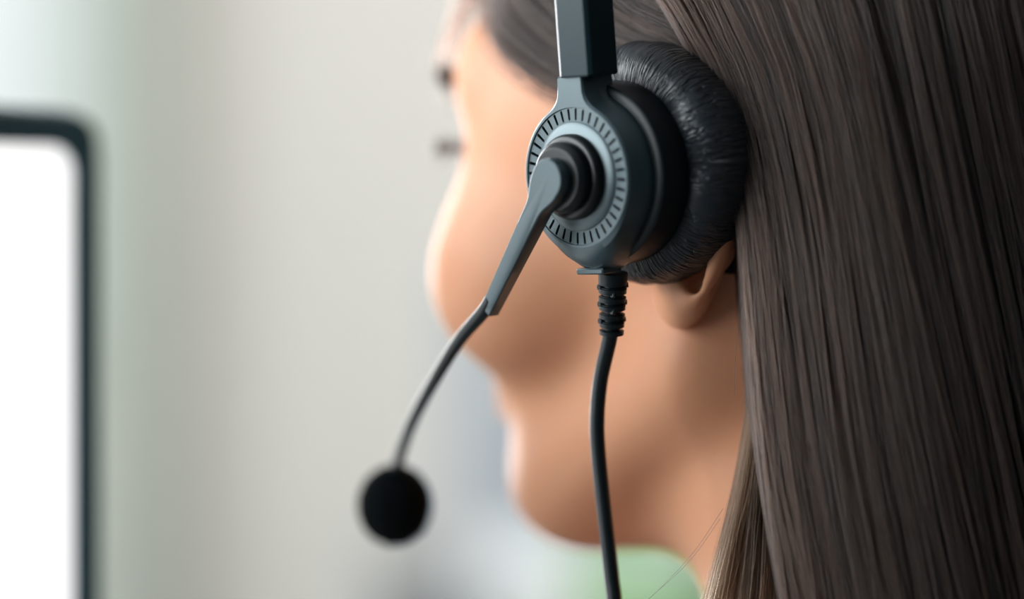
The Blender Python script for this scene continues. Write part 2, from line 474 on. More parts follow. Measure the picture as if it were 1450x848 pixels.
# clothing: shirt that follows the torso
def shirt_sdf(f, l, z):
    s = np.abs(l)
    d = cap(f, s, z, (-66, 0, -215), (-74, 150, -262), 52, 50)
    d = smin(d, ell(f, l, z, (-66, 0, -380), (100, 165, 170)), 40) - 5
    neck = cap(f, l, z, (-14, 0, -45), (-75, 0, -230), 62, 70)
    return smax(d, -neck, 4)
Vs, Fs = surface_nets(shirt_sdf, (-190, -230, -560), (60, 230, -140), 5)
sh = mesh_obj('shirt', head_to_local(Vs), Fs, M['cloth'], person)

# eyes
def sphere(c, r, nu=24, nv=16):
    mb = MB(); rings = []
    for k in range(1, nv):
        a = math.pi * k / nv
        rings.append([(c[0] + r[0] * math.sin(a) * math.cos(2 * math.pi * i / nu), c[1] + r[1] * math.sin(a) * math.sin(2 * math.pi * i / nu), c[2] - r[2] * math.cos(a)) for i in range(nu)])
    mb.loft(rings, True); return mb
for side in (1, -1):
    c = to_local(hw(79.5, side * 33, 25))
    e = sphere(c, (.0120,) * 3).build('eye', M['white_eye'], person)
    c2 = to_local(hw(86.5, side * 33, 25))
    sphere(c2, (.0056,) * 3).build('iris', M['iris'], e)

# ------------------------------------------------------------------ hair
def hair_curves(name, strands, radii, tints, m, parent, label=None):
    """strands: (N, P, 3) world positions; radii (N, P); tints (N,)"""
    N, P, _ = strands.shape
    cu = bpy.data.hair_curves.new(name)
    cu.add_curves([P] * N)
    loc = (strands.reshape(-1, 3) - HO).astype(np.float32)
    cu.position_data.foreach_set('vector', loc.ravel())
    ra = cu.attributes.get('radius') or cu.attributes.new('radius', 'FLOAT', 'POINT')
    ra.data.foreach_set('value', radii.astype(np.float32).ravel())
    ta = cu.attributes.new('tint', 'FLOAT', 'CURVE')
    ta.data.foreach_set('value', tints.astype(np.float32))
    cu.materials.append(m)
    o = bpy.data.objects.new(name, cu); COL.objects.link(o); o.parent = parent
    tag(o, label, kind='stuff')
    return o

HC = hw(-12, 0, 0)[:2]                          # centre of the hair hull, plan view
def hull_y(X, grow=0.0, a=0.103, b=0.087):
    """camera-side Y of the hair hull ellipse at world X"""
    a += grow; b += grow
    dx = X - HC[0]
    # point = HC + (dx, dy); f = d.F, l = d.L ; f^2/a^2 + l^2/b^2 = 1
    A = Fv[1] ** 2 / a ** 2 + Lv[1] ** 2 / b ** 2
    B = 2 * dx * (Fv[0] * Fv[1] / a ** 2 + Lv[0] * Lv[1] / b ** 2)
    C = dx ** 2 * (Fv[0] ** 2 / a ** 2 + Lv[0] ** 2 / b ** 2) - 1
    disc = np.maximum(B * B - 4 * A * C, 1e-6)
    return HC[1] + (-B - np.sqrt(disc)) / (2 * A)

PY = np.array([-160, -60, 0, 60, 110, 200, 300, 400, 500, 600, 700, 848, 1000, 1250, 1500], float)
LEFT = np.array([800, 896, 938, 970, 996, 1022, 1040, 1051, 1059, 1067, 1079, 1104, 1135, 1190, 1240], float)
LIN = 960 + (PY + 0) * 0.215
TOPZ = 1.222 + 0.128

def curtain_point(c, py, depth):
    """c: 0 at the front edge of the curtain .. 1.3 far back; py: photo row (as height); depth: metres inside the hull"""
    left = np.interp(py, PY, LEFT); lin = np.interp(py, PY, LIN)
    w = np.clip(1 - c / 0.55, 0, 1) ** 1.3
    px = left * w + lin * (1 - w) + c * 560
    Z = 1.2 - (py - 424) * MM
    X = (px - 725) * MM
    X = X * 1.0
    Y = hull_y(X)
    # above ear level the hull closes over the skull
    zz = np.clip((Z - 1.262) / (TOPZ + 0.014 - 1.262), 0, 0.97)
    sh = np.sqrt(1 - zz ** 2)
    Y = HC[1] + (Y - HC[1]) * sh + depth
    # below the nape the curtain hangs a little forwards of vertical
    lowr = np.clip((1.215 - Z) / 0.3, 0, 1)
    Y = Y - 0.012 * lowr
    return X, Y, Z

def to_crown(S, c):
    """S (N, P, 3) starting above the frame: carry every strand on over the skull to the parting"""
    A = S[:, 0]
    cc = np.clip(c[:, :1], 0, 1.3)
    R = HO + ((48 - 105 * cc) * Fv + rng.normal(2, 2, cc.shape) * Lv + 125 * Zv) / 1000
    C = np.array([HC[0], HC[1], 1.262]); out = []
    B = np.stack([Fv, Lv, Zv]); rad = np.array([.104, .088, .104])
    qa = np.linalg.norm(((A - C) @ B.T) / rad, axis=1, keepdims=True)
    for t in (1.0, .8, .6, .4, .2):
        Q = A * (1 - t) + R * t - C
        n = np.linalg.norm((Q @ B.T) / rad, axis=1, keepdims=True)
        out.append(C + Q / n * (qa * (1 - t) + np.minimum(qa, 1.0) * t))
    return np.concatenate([np.stack(out, 1), S], 1)

def make_curtain(n_clump, per, cmin, cmax, P=26, spread=1.0):
    pyk = np.concatenate([np.linspace(-150, 0, 5), np.linspace(50, 860, P - 8), [960, 1100, 1250]])
    out = []; tint = []; rad = []
    for k in range(n_clump):
        c0 = cmin + (cmax - cmin) * rng.random() ** 1.0
        lay = abs(rng.normal(0, 1)) * 0.0085
        amp = rng.normal(0, 0.010); ph = rng.random() * 6.28; fr = rng.uniform(.002, .005)
        drift = rng.normal(0, 0.036)
        width = np.clip(np.exp(rng.normal(math.log(.0125), .5)), .005, .035) * spread
        ct = rng.beta(.7, 2.6)
        t = np.clip((pyk + 150) / 1250, 0, 1)
        dcl = amp * np.sin(pyk * fr + ph) + drift * t
        u = rng.normal(0, 1, (per, 1)); v = rng.normal(0, 1, (per, 1))
        # strands start spread out and gather into the clump lower down
        gather = 1.5 - 0.95 * np.clip((pyk + 50) / 600, 0, 1)
        fly = np.where(rng.random((per, 1)) < .05, 2.5, 1.0)
        c = c0 + dcl[None] + u * width * gather[None] * 0.5 * fly + rng.normal(0, .0035, (per, 1)) * np.sin(pyk * .006 + rng.random((per, 1)) * 6.28)
        c = np.abs(c - cmin) + cmin
        prof = (u * u) * 0.0030 + np.abs(v) * 0.0020
        dep = lay + prof * (0.4 + 0.6 * np.clip((pyk + 50) / 500, 0, 1))[None]
        X, Y, Z = curtain_point(c, np.broadcast_to(pyk, c.shape), dep)
        Sx = np.stack([X, Y, Z], -1)
        Sx[:, -1, 2] -= rng.uniform(0, .05, per)
        out.append(to_crown(Sx, c))
        tint.append(np.clip(ct + np.abs(rng.normal(0, .22, per)) - .1 + (rng.random(per) < .04) * .4, 0, 1.2))
        rad.append(np.full((per, len(pyk) + 5), 1) * rng.uniform(.00008, .00015, (per, 1)))
    return np.concatenate(out), np.concatenate(rad), np.concatenate(tint)

S, R_, T_ = make_curtain(580, 36, 0.0, 1.25)
# crisp fringe that keeps the front edge closed
S2, R2, T2 = make_curtain(60, 70, 0.0, 0.07, spread=.7)
hair_curves('long_hair', np.concatenate([S, S2]), np.concatenate([R_, R2]), np.concatenate([T_, T2 * .8 + .2]), M['hair'], person, 'long straight dark brown hair hanging over the ear and back')

# loose single hairs lying on the outside, tinted lighter to paint in highlights
pyk = np.concatenate([np.linspace(-150, 0, 5), np.linspace(50, 860, 18), [960, 1100, 1250]])
nn = 340
c = np.where(rng.random((nn, 1)) < .55, rng.uniform(0, .45, (nn, 1)), rng.uniform(0, 1.2, (nn, 1))) + rng.normal(0, .045, (nn, 1)) * (pyk[None] / 900) + rng.normal(0, .006, (nn, 1)) * np.sin(pyk[None] * rng.uniform(.004, .012, (nn, 1)) + rng.random((nn, 1)) * 6.28)
X, Y, Z = curtain_point(np.abs(c), np.broadcast_to(pyk, c.shape), -.0006 * rng.random((nn, 1)))
SL = to_crown(np.stack([X, Y, Z], -1), np.abs(c))
hair_curves('loose_hairs', SL, np.full(SL.shape[:2], .00006), np.clip(rng.normal(.9, .5, nn), .1, 2.2), M['hair'], person, 'fine loose hairs lying over the long hair')

# under layer so that no gap shows the neck through the curtain
rows = np.linspace(-150, 1250, 40); cs = np.linspace(0.02, 1.3, 40)
mb = MB(); rings = []
for py in rows:
    X, Y, Z = curtain_point(cs, np.full_like(cs, py), 0.0105 + 0.02 * np.clip(.06 - cs, 0, 1))
    front = list(zip(X - HO[0], Y - HO[1], Z - HO[2])); back = list(zip(X - HO[0], Y - HO[1] + .010, Z - HO[2]))
    rings.append(front + back[::-1])
mb.loft(rings, True)
mb.build('hair_under_layer', M['haircap'], person)

# hair over the rest of the scalp: a close cap on the skull above the hairline
def cap_sdf(f, l, z):
    d = ell(f, l, z, (-10, 0, 52), (94, 74, 80))
    d = smin(d, ell(f, l, z, (0, 0, 5), (70, 67, 72)), 25)
    d = smin(d, ell(f, np.abs(l), z, (36, 0, 24), (62, 63, 72)), 20) - 4
    # hairline: keep what lies behind a plane sloping from forehead to nape
    line = (f - 46) * 0.80 - (z - 52) * 0.60
    temple = (f - 30) * 0.9 - (z - 55) * 0.2
    keep = np.maximum(line, np.where(z < 60, f - 18 - (z - 20) * .35, -50))
    low = -(z + 15)
    return np.maximum(np.maximum(d, keep), low)
Vc, Fc = surface_nets(cap_sdf, (-120, -95, -30), (110, 95, 150), 3.5)
mesh_obj('scalp_hair', head_to_local(Vc), Fc, M['haircap'], person)

# strands combed from the forehead and temple back over the top of the ear
def proj_head(f, l, z, off):
    """push a point on her left side out to the skull surface + off (mm)"""
    p = np.array([f, l, z], float); c = np.array([-5, 0, 40.0]); d = p - c
    lo, hi = 0.2, 2.5
    for _ in range(22):
        mid = (lo + hi) / 2; q = c + d * mid
        v = float(head_sdf(np.array(q[0]), np.array(q[1]), np.array(q[2])))
        if v < 0: lo = mid
        else: hi = mid
    q = c + d * lo
    return q + d / np.linalg.norm(d) * off
st, ra, ti = [], [], []
for k in range(54):
    w = (k - 8) / 45
    a = proj_head(84 - 42 * w, 32 - 6 * w, 82 + 30 * w, 3)
    b = proj_head(57 - 36 * w, 64, 59 + 32 * w, 4)
    c = proj_head(28 - 26 * w, 72, 42 + 24 * w, 5)
    d_ = proj_head(-8 - 20 * w, 72, 30 + 14 * w, 8)
    e_ = np.array([-34 - 10 * w, 76 - 2 * w, -8])
    pts = catmull([a, b, c, d_, e_], 14)
    for j in range(70 if w > 0 else int(70 + 180 * w)):
        o = rng.normal(0, 1, 3) * np.array([2.2, 1.2, 2.2])
        st.append(pts + o + np.outer(np.linspace(0, 1, 14), rng.normal(0, 1.2, 3)))
        ra.append(np.full(14, .00009)); ti.append(np.clip(rng.normal(.14, .12), 0, 1))
st = np.array(st); stw = HO + (st[..., :1] * Fv + st[..., 1:2] * Lv + st[..., 2:3] * Zv) / 1000
hair_curves('temple_hair', stw, np.array(ra), np.array(ti), M['hair'], person, 'hair combed back over the temple under the headband')

# wisps of fringe on the forehead, brows and lashes
def head_strands(defs, name, m, label=None, r=.00008):
    a = np.array(defs); w = HO + (a[..., :1] * Fv + a[..., 1:2] * Lv + a[..., 2:3] * Zv) / 1000
    hair_curves(name, w, np.full(a.shape[:2], r), rng.random(len(a)), m, person, label)
d = []
for k in range(160):
    l0 = rng.uniform(20, 46)
    d.append(catmull([proj_head(60, l0 * .5, 112, 2), proj_head(84, l0 * .8, 92, 5), proj_head(98, l0 + rng.normal(0, 3), 72, 7 + rng.normal(0, 1.5)), proj_head(101, l0 + 6, 54 + rng.normal(0, 8), 5 + rng.normal(0, 1.5))], 10))
head_strands(d, 'fringe_wisps', M['hair'], 'thin wisps of fringe on the forehead')
for side in (1, -1):
    d = []
    for k in range(170):
        u = rng.random(); l0 = 14 + 32 * u
        q = proj_head(103 - 10 * u, l0, 41.5 + 4 * math.sin(u * 2.6) + rng.normal(0, 1.6), 0.5)
        q2 = q + np.array([1.5 + rng.random() * 1.5, 5.0, 1.0 + rng.normal(0, .6)])
        d.append([(p[0], p[1] * side, p[2]) for p in catmull([q, (q + q2) / 2 + (1, 0, .5), q2], 5)])
    head_strands(d, 'eyebrow', M['lash'], r=.00022)
    d = []
    for k in range(90):
        u = rng.random(); l0 = 22 + 22 * u
        f0 = 91.0 - 7 * (u - .4) ** 2 * 2
        d.append([(p[0], p[1] * side, p[2]) for p in catmull([(f0, l0, 25), (f0 + 4.5, l0 + 2.5 * u, 23.5), (f0 + 8.0 + rng.normal(0, 1.2), l0 + 5 * u, 24.0 + rng.normal(0, 2.4))], 6)])
    head_strands(d, 'eyelashes', M['lash'], r=.00022)

# the thin lock that falls in front of the shoulder, under the curtain; its tint holds the light coming through
st, ra, ti = [], [], []
for k in range(60):
    w = rng.random()
    b = at(1004 + 92 * w, 850, .012 + .012 * rng.random())
    wob = rng.normal(0, 4)
    m1 = at(1046 + 46 * w + wob, 690, .016); m2 = at(1066 + 34 * w + wob * .5, 560, .020); t0 = at(1078 + 24 * w, 420, .022)
    e = at(984 + 94 * w - 6, 980, .010)
    pts = catmull([t0, m2, m1, b, e, at(960 + 100 * w, 1200 + 100 * rng.random(), .005)], 16)
    for j in range(15):
        o = rng.normal(0, 1, 3) * np.array([.0007, .0022, 0])
        st.append(pts + o * np.linspace(.7, 1.6, 16)[:, None]); ra.append(np.full(16, rng.uniform(.00006, .00013))); ti.append(np.clip(rng.normal(.75, .45), 0, 1.9))
hair_curves('front_lock', np.array(st), np.array(ra), np.array(ti), M['lock'], person, 'thin brown lock falling along the neck, tinted warmer as if lit through')
# single stray hairs
st = []
for pts in ([(1024, 720), (985, 778), (940, 828), (905, 860)], [(1020, 734), (980, 790), (930, 838), (900, 862)], [(1052, 380), (1050, 430), (1042, 500), (1040, 560)], [(955, 20), (985, 90), (1010, 150), (1032, 240)], [(950, 10), (975, 70), (1002, 140), (1024, 230)]):
    st.append(catmull([at(x, y, .006) for x, y in pts], 16))
hair_curves('stray_hairs', np.array(st), np.full((len(st), 16), .00005), np.full(len(st), .7), M['lash'], person, 'single stray hairs')

# ------------------------------------------------------------------ the headset
U = np.array([-0.722, -0.686, -0.10]); U /= np.linalg.norm(U)
Fx = np.cross(U, Zv); Fx /= np.linalg.norm(Fx)
Bx = -Fx
Vy = np.cross(U, Bx)
O = np.array(at(815, 250, 0.0))
RM = Matrix(((Bx[0], Vy[0], U[0], O[0]), (Bx[1], Vy[1], U[1], O[1]), (Bx[2], Vy[2], U[2], O[2]), (0, 0, 0, 1)))
headset = empty('headset', mat=RM)
tag(headset, 'black call-centre headset with boom microphone worn over the ear', 'headset')
P_ = MM
def sc(p): return tuple(k * P_ for k in p)
def loc_img(px, py, z):
    """headset-local point (in pixel units) on the plane local z, seen at photo pixel px, py"""
    r = np.array(ray_dir(px, py)); c = np.array(CAMPOS)
    t = ((O + U * z * P_) - c).dot(U) / r.dot(U)
    q = c + r * t - O
    return np.array([q.dot(Bx), q.dot(Vy), q.dot(U)]) / P_
def build(mbd, name, m, parent=headset, sharp=35):
    mbd.v = [sc(v) for v in mbd.v]
    return mbd.build(name, m, parent, True, sharp)

# housing: teardrop body, neck at the top, fuller chin at the bottom
NS = 192
def outline(R, neck_w, neck_y, bottom, k=26, phis=None):
    pts = []
    for i in range(NS):
        ph = 2 * math.pi * i / NS
        dx, dy = math.cos(ph), math.sin(ph)
        lo, hi = 0, 260
        for _ in range(30):
            r = (lo + hi) / 2; x, y = dx * r, dy * r
            d = math.hypot(x, y) - R
            qx, qy = abs(x) - neck_w + 3, abs(y - neck_y / 2) - neck_y / 2 + 3
            db = math.hypot(max(qx, 0), max(qy, 0)) + min(max(qx, qy), 0) - 3
            h_ = max(k - abs(d - db), 0) / k; d1 = min(d, db) - h_ * h_ * k * .25
            if bottom > 0:
                de = math.hypot(x / 66, (y + R * .55) / (bottom - R * .55)) - 1; de *= 66
                h_ = max(30 - abs(d1 - de), 0) / 30; d1 = min(d1, de) - h_ * h_ * 30 * .25
            if d1 < 0: lo = r
            else: hi = r
        pts.append((dx * lo, dy * lo))
    return pts
o0 = outline(101, 23, 141, 0); o1 = outline(104.5, 26, 143, 106); o2 = outline(107.5, 27, 143, 124); o3 = outline(111, 28, 143, 135); o4 = outline(114, 28, 143, 139)
rings = [[(x, y, z) for x, y in o_] for o_, z in ((o4, -58), (o4, -42), (o3, -26), (o2, -12), (o1, -3), (o0, 0))]
mb = MB(); mb.loft(rings, False)
n = NS
# front face: neck pad down to the slot ring
inner = [(98 * math.cos(2 * math.pi * i / NS), 98 * math.sin(2 * math.pi * i / NS), 0) for i in range(NS)]
mb.loft([[(x, y, 0) for x, y in o0], inner, [(x * .992, y * .992, -2.2) for x, y, z in inner]], False)
mb.add([(x, y, -58) for x, y in o4], [tuple(range(n - 1, -1, -1))])
build(mb, 'housing', M['plate'], sharp=28)

# slotted ring plate and dished centre
mb = MB()
NSL = 40; SUB = 10; NA = NSL * SUB
radl = [98.0, 97.0, 95.6, 80.4, 78.9, 77.5]
def ringpt(r, i, z): a = 2 * math.pi * (i + .5) / NA; return (r * math.cos(a), r * math.sin(a), z)
vid = {}
def V_(r, i, z):
    key = (r, i % NA, z)
    if key not in vid:
        vid[key] = len(mb.v); mb.v.append(ringpt(r, i, z))
    return vid[key]
SZ, DEEP = -2.2, -11
for i in range(NA):
    m_ = i % SUB
    for a in range(5):
        wide = m_ in (3, 4, 5); narrow = m_ == 4
        isslot = (a == 2 and wide) or (a in (1, 3) and narrow)
        r0, r1 = radl[a], radl[a + 1]
        if not isslot:
            mb.f.append((V_(r0, i, SZ), V_(r0, i + 1, SZ), V_(r1, i + 1, SZ), V_(r1, i, SZ))[::-1])
        else:
            mb.f.append((V_(r0, i, DEEP), V_(r0, i + 1, DEEP), V_(r1, i + 1, DEEP), V_(r1, i, DEEP))[::-1])
            def slot_at(a2, m2): return (a2 == 2 and m2 in (3, 4, 5)) or (a2 in (1, 3) and m2 == 4)
            if not slot_at(a, m_ - 1): mb.f.append((V_(r0, i, SZ), V_(r1, i, SZ), V_(r1, i, DEEP), V_(r0, i, DEEP)))
            if not slot_at(a, m_ + 1): mb.f.append((V_(r0, i + 1, SZ), V_(r0, i + 1, DEEP), V_(r1, i + 1, DEEP), V_(r1, i + 1, SZ)))
            if not slot_at(a - 1, m_): mb.f.append((V_(r0, i, SZ), V_(r0, i, DEEP), V_(r0, i + 1, DEEP), V_(r0, i + 1, SZ)))
            if not slot_at(a + 1, m_): mb.f.append((V_(r1, i, SZ), V_(r1, i + 1, SZ), V_(r1, i + 1, DEEP), V_(r1, i, DEEP)))
sp = build(mb, 'slotted_ring', M['plate'], sharp=30)
mb = MB(); mb.loft(lathe([(77.8, -3.0), (77.6, -1.2), (76.2, -0.2), (70, 1.6), (58, 4.0), (50, 5)], 128), False)
build(mb, 'dished_disc', M['plate'], sharp=40)
# floor behind the slots
mb = MB(); mb.loft(lathe([(99, -10.6), (76, -10.6)], 96), False); build(mb, 'slot_backing', M['hole'])

# pivot: two stepped drums
mb = MB(); mb.loft(lathe([(61, 0), (61, 12), (60, 15.5), (57, 18), (52, 19), (40, 19)], 128), False); build(mb, 'pivot_base', M['black'], sharp=40)
mb = MB(); mb.loft(lathe([(50.5, 17), (50.5, 31), (49.8, 32.5), (45, 37.5), (43, 38.6), (38, 39), (10, 39)], 128), True); build(mb, 'pivot_ring', M['black'], sharp=20)

# rear shell between housing and cushion
mb = MB(); mb.loft(lathe([(100, -42), (118, -42.5), (126, -43.5), (129, -46), (131, -60), (132, -88), (131, -96), (126, -100), (90, -102)], 160), True)
build(mb, 'rear_shell', M['shell'], sharp=40)
# ear cushion: soft ring with real wrinkles
prof = []
for k in range(41):
    a = math.radians(-205 + 410 * k / 40)                # from inner front round the outside to inner back
    a = math.pi * (1.08 - 1.16 * 2 * k / 80 * 1.0)
    prof.append(a)
NPH = 260; rings = []; uvs = []
cyo = 10
for k, a in enumerate(prof):
    ring = []
    for i in range(NPH):
        ph = 2 * math.pi * i / NPH
        rr = 122 + 52 * abs(math.sin(a)) ** .8 if False else 0
        cosA, sinA = math.cos(a), math.sin(a)
        # superellipse section: axial half 60, radial half 50
        ex = 2 / 2.5
        az = math.copysign(abs(cosA) ** ex, cosA) * 58; ar = math.copysign(abs(sinA) ** ex, sinA) * 52
        w = (math.sin(ph * 37 + 3 * math.sin(ph * 5) + a * 1.3) * .5 + math.sin(ph * 61 + a * 2.1 + 2 * math.sin(ph * 9)) * .35 + math.sin(ph * 23 - a * 2.5) * .4)
        fade = max(0, math.sin(a)) * (0.55 + .45 * math.sin(ph * 4 + 1))
        r = 124 + ar + w * 1.2 * fade + 1.5 * math.sin(ph * 3)
        ring.append((r * math.cos(ph), r * math.sin(ph) + cyo, -152 + az))
        uvs.append((i / NPH * 2, k / 40))
    rings.append(ring)
mb = MB(); mb.loft(rings, False)
me_v = [sc(v) for v in mb.v]
cu = mesh_obj('ear_cushion', me_v, mb.f, M['leather'], headset, True, uvs)
tag(cu, 'wrinkled black leatherette ear cushion')
# speaker cloth closing the cushion
mb = MB(); mb.loft(lathe([(80, -150), (40, -148), (4, -147)], 64, (0, cyo)), True); build(mb, 'speaker_cloth', M['dark'])

# headband slider rising from the housing, then the arch over the head
def rect_ring(cx, hw_, z0, z1, ch, y=None):
    return [(cx - hw_ + 7, z1), (cx + hw_ - ch, z1), (cx + hw_, z1 - ch), (cx + hw_, z0 + 4), (cx + hw_ - 4, z0), (cx - hw_ + 4, z0), (cx - hw_, z0 + 4), (cx - hw_, z1 - 4)]
sec = rect_ring(20, 32, -51, 9, 5)
secs = [(x * .93, -21 + (z + 21) * .93) for x, z in sec]
mb = MB(); rings = [[(x, 140, z) for x, z in secs], [(x, 142.5, z) for x, z in sec]]
rings += [[(x, y, z) for x, z in sec] for y in (200, 260, 330)]
mb.loft(rings, True); build(mb, 'headband_slider', M['band'], sharp=25)
FAR = -1160
mb = MB(); rings = []
cz = FAR / 2; az = -cz - 21
for k in range(49):
    a = math.pi * k / 48
    y = 328 + 392 * math.sin(a); zc = cz + az * math.cos(a)
    ty, tz = 392 * math.cos(a), -az * math.sin(a); ln = math.hypot(ty, tz); ny, nz = -tz / ln, ty / ln
    h_ = 1 - .55 * math.sin(a)
    ring = []
    for x, z in sec:
        d = (z + 21) * h_
        ring.append((x * (1 + .2 * math.sin(a)), y + ny * d, zc + nz * d))
    rings.append(ring)
mb.loft(rings, True); build(mb, 'headband', M['band'], sharp=25)
# the far side of the headset: slider, shell and cushion turned round
def far_copy(src):
    o = src.copy(); COL.objects.link(o); o.parent = headset
    o.matrix_local = Matrix.Translation((0, 0, FAR * P_)) @ Matrix.Rotation(math.pi, 4, 'Y')
    return o
for nm in ('housing', 'rear_shell', 'ear_cushion', 'headband_slider', 'dished_disc'):
    far_copy(next(c for c in headset.children if c.name == nm))

# boom arm: round head, waisted neck, long tapering blade
A0 = np.array([0.0, 0.0]); A1 = loc_img(688, 441, 52)[:2]
ad = A1 - A0; AL_ = np.linalg.norm(ad); ad /= AL_; an = np.array([-ad[1], ad[0]])   # an: towards image right/up side
def arm_half(t, side):
    head = 30 * math.sqrt(max(0, 1 - ((t - 0) / 30) ** 2)) if abs(t) < 30 else 0
    u = min(max((t - 10) / 45, 0), 1); u = u * u * (3 - 2 * u)
    neck = (29 + (16.5 - 29) * u) if t > 0 else 0
    u2 = min(max((t - 50) / (AL_ - 50), 0), 1)
    blade = 16.5 - 5.5 * u2
    return max(head, neck if t < 55 else blade) if t > 0 else head
ts = [-30 * math.cos(math.radians(a)) for a in range(0, 90, 6)] + list(np.linspace(0, 60, 16)) + list(np.linspace(70, AL_, 12))
left = [A0 + ad * t + an * arm_half(t, 1) for t in ts]; right = [A0 + ad * t - an * arm_half(t, -1) for t in ts]
poly = left + right[::-1]
poly = [poly[0]] + [p for i, p in enumerate(poly[1:]) if np.linalg.norm(p - poly[i]) > .3]
def area2(p): return sum(p[i][0] * p[(i + 1) % len(p)][1] - p[(i + 1) % len(p)][0] * p[i][1] for i in range(len(p)))
if area2(poly) < 0: poly = poly[::-1]
def inset(p, d):
    out = []; m_ = len(p)
    for i in range(m_):
        t = p[(i + 1) % m_] - p[i - 1]; t = t / (np.linalg.norm(t) + 1e-9)
        out.append(p[i] + d * np.array([-t[1], t[0]]))
    return out
def zt(p, z):                                       # blade thins out towards its tip
    t = min(max((np.dot(p, ad) - 30) / (AL_ - 30), 0), 1)
    mid = 46
    return mid + (z - mid) * (1 - .25 * t)
mb = MB()
mb.loft([[(p[0], p[1], zt(p, z)) for p in pp] for pp, z in ((inset(poly, 2), 31), (poly, 33), (poly, 55), (inset(poly, 1.0), 57), (inset(poly, 2.6), 58))], True)
build(mb, 'boom_arm', M['plate'], sharp=30)

# gooseneck and microphone
gp = [loc_img(696, 424, 46), loc_img(684, 442, 46), loc_img(650, 482, 36), loc_img(612, 543, 8), loc_img(582, 600, -28), loc_img(564, 652, -62), loc_img(559, 690, -80)]
path = catmull(gp, 60); radii = np.linspace(10.5, 8.6, 60)
mb = MB(); mb.loft(tube_rings(path, radii, 20), True); build(mb, 'gooseneck', M['cable'], sharp=60)
mc = loc_img(559, 715, -84)
mb = MB(); rings = []
up = np.array(gp[-2]) - np.array(mc); up /= np.linalg.norm(up)
s1 = np.cross(up, (0, 0, 1)); s1 /= np.linalg.norm(s1); s2 = np.cross(up, s1)
for k in range(1, 40):
    a = math.pi * k / 40
    ring = []
    for i in range(64):
        b = 2 * math.pi * i / 64
        r = 1 + .012 * math.sin(9 * b + 5 * a) * math.sin(7 * a) + random.uniform(-.012, .012)
        p = mc + r * (67 * math.cos(a) * up + 59 * math.sin(a) * (math.cos(b) * s1 + math.sin(b) * s2))
        ring.append(tuple(p))
    rings.append(ring)
mb.loft(rings, True)
fo = build(mb, 'microphone_foam', M['foam'], sharp=80); tag(fo, 'round black foam windscreen of the microphone')

# cable outlet: collar, ribbed strain relief, cable
zc_ = -62
c0 = loc_img(868, 386, zc_); c1 = loc_img(866, 474, zc_ - 4)
mb = MB(); mb.box((c0[0] - 6, -137, -40), (54, 9, 40), 2); build(mb, 'outlet_ledge', M['plate'])
ax_ = (c1 - c0); LN = np.linalg.norm(ax_)
N_ = 110; path = [c0 + ax_ * (k / (N_ - 1)) for k in range(N_)]
radii = []
for k in range(N_):
    t = k / (N_ - 1) * LN
    base = 21.5 - 4.0 * k / (N_ - 1)
    if t < 17: r = base
    else:
        ph = ((t - 17) % 12.5) / 12.5
        r = base if ph > .42 else base - 6.0
        if .30 < ph < .42 or ph < .06: r = base - 2.5
    radii.append(r)
radii[-1] -= 3
mb = MB(); mb.loft(tube_rings(path, radii, 40), True); build(mb, 'strain_relief', M['cable'], sharp=25)
# bridges between the ribs
mb = MB()
e1 = Vector(ax_).normalized()
for k in range(5):
    for s in (0, 1):
        a = math.pi / 2 * (k % 2) + math.pi * s - .9
        cpt = c0 + ax_ * ((17 + 12.5 * k + 2.6) / LN)
        rr = 17.5 - .6 * k
        # stubs across the groove
        p = cpt + np.array([math.cos(a) * rr, 0, math.sin(a) * rr])
        mb.box(tuple(p), (9, 8, 9), 1.5)
build(mb, 'relief_bridges', M['cable'])
cp = [loc_img(866, 466, zc_ - 4), loc_img(861, 490, zc_ - 4), loc_img(850, 540, zc_ - 2), loc_img(845.5, 595, zc_), loc_img(848, 650, zc_), loc_img(857, 735, zc_), loc_img(866, 815, zc_), loc_img(872, 880, zc_ + 2), loc_img(880, 1100, zc_ + 10), loc_img(860, 1400, zc_ + 40)]
path = catmull(cp, 120)
mb = MB(); mb.loft(tube_rings(path, np.full(120, 11.0), 24), True); cb = build(mb, 'cable', M['cable'], sharp=60)

# ------------------------------------------------------------------ desk and monitor
desk = empty('desk', (-0.55, 0.35, 0.0)); tag(desk, 'dark office desk under the monitor', 'desk')
mb = MB(); mb.box((0, 0, 0.725), (0.7, 1.5, 0.03), 0.004); mb.build('desk_top', M['desk'], desk, smooth=False)
for sx in (-1, 1):
    for sy in (-1, 1):
        mb = MB(); mb.box((sx * .3, sy * .7, .355), (.05, .05, .71), 0.004); mb.build('leg', M['white'], desk, smooth=False)

corner = np.array(at(141, 158, 0.17))                     # top right corner of the monitor
D = np.array([-0.65, -0.76, 0]); D /= np.linalg.norm(D)   # along its width, towards the viewer
Nn = np.array([-D[1], D[0], 0]); Nn = -Nn if Nn[0] < 0 else Nn    # screen normal, to her face
Wm, Hm = 0.27, 0.29
mm_ = Matrix(((-D[0], 0, Nn[0], corner[0] + D[0] * Wm / 2), (-D[1], 0, Nn[1], corner[1] + D[1] * Wm / 2), (0, 1, 0, corner[2] - Hm / 2), (0, 0, 0, 1)))
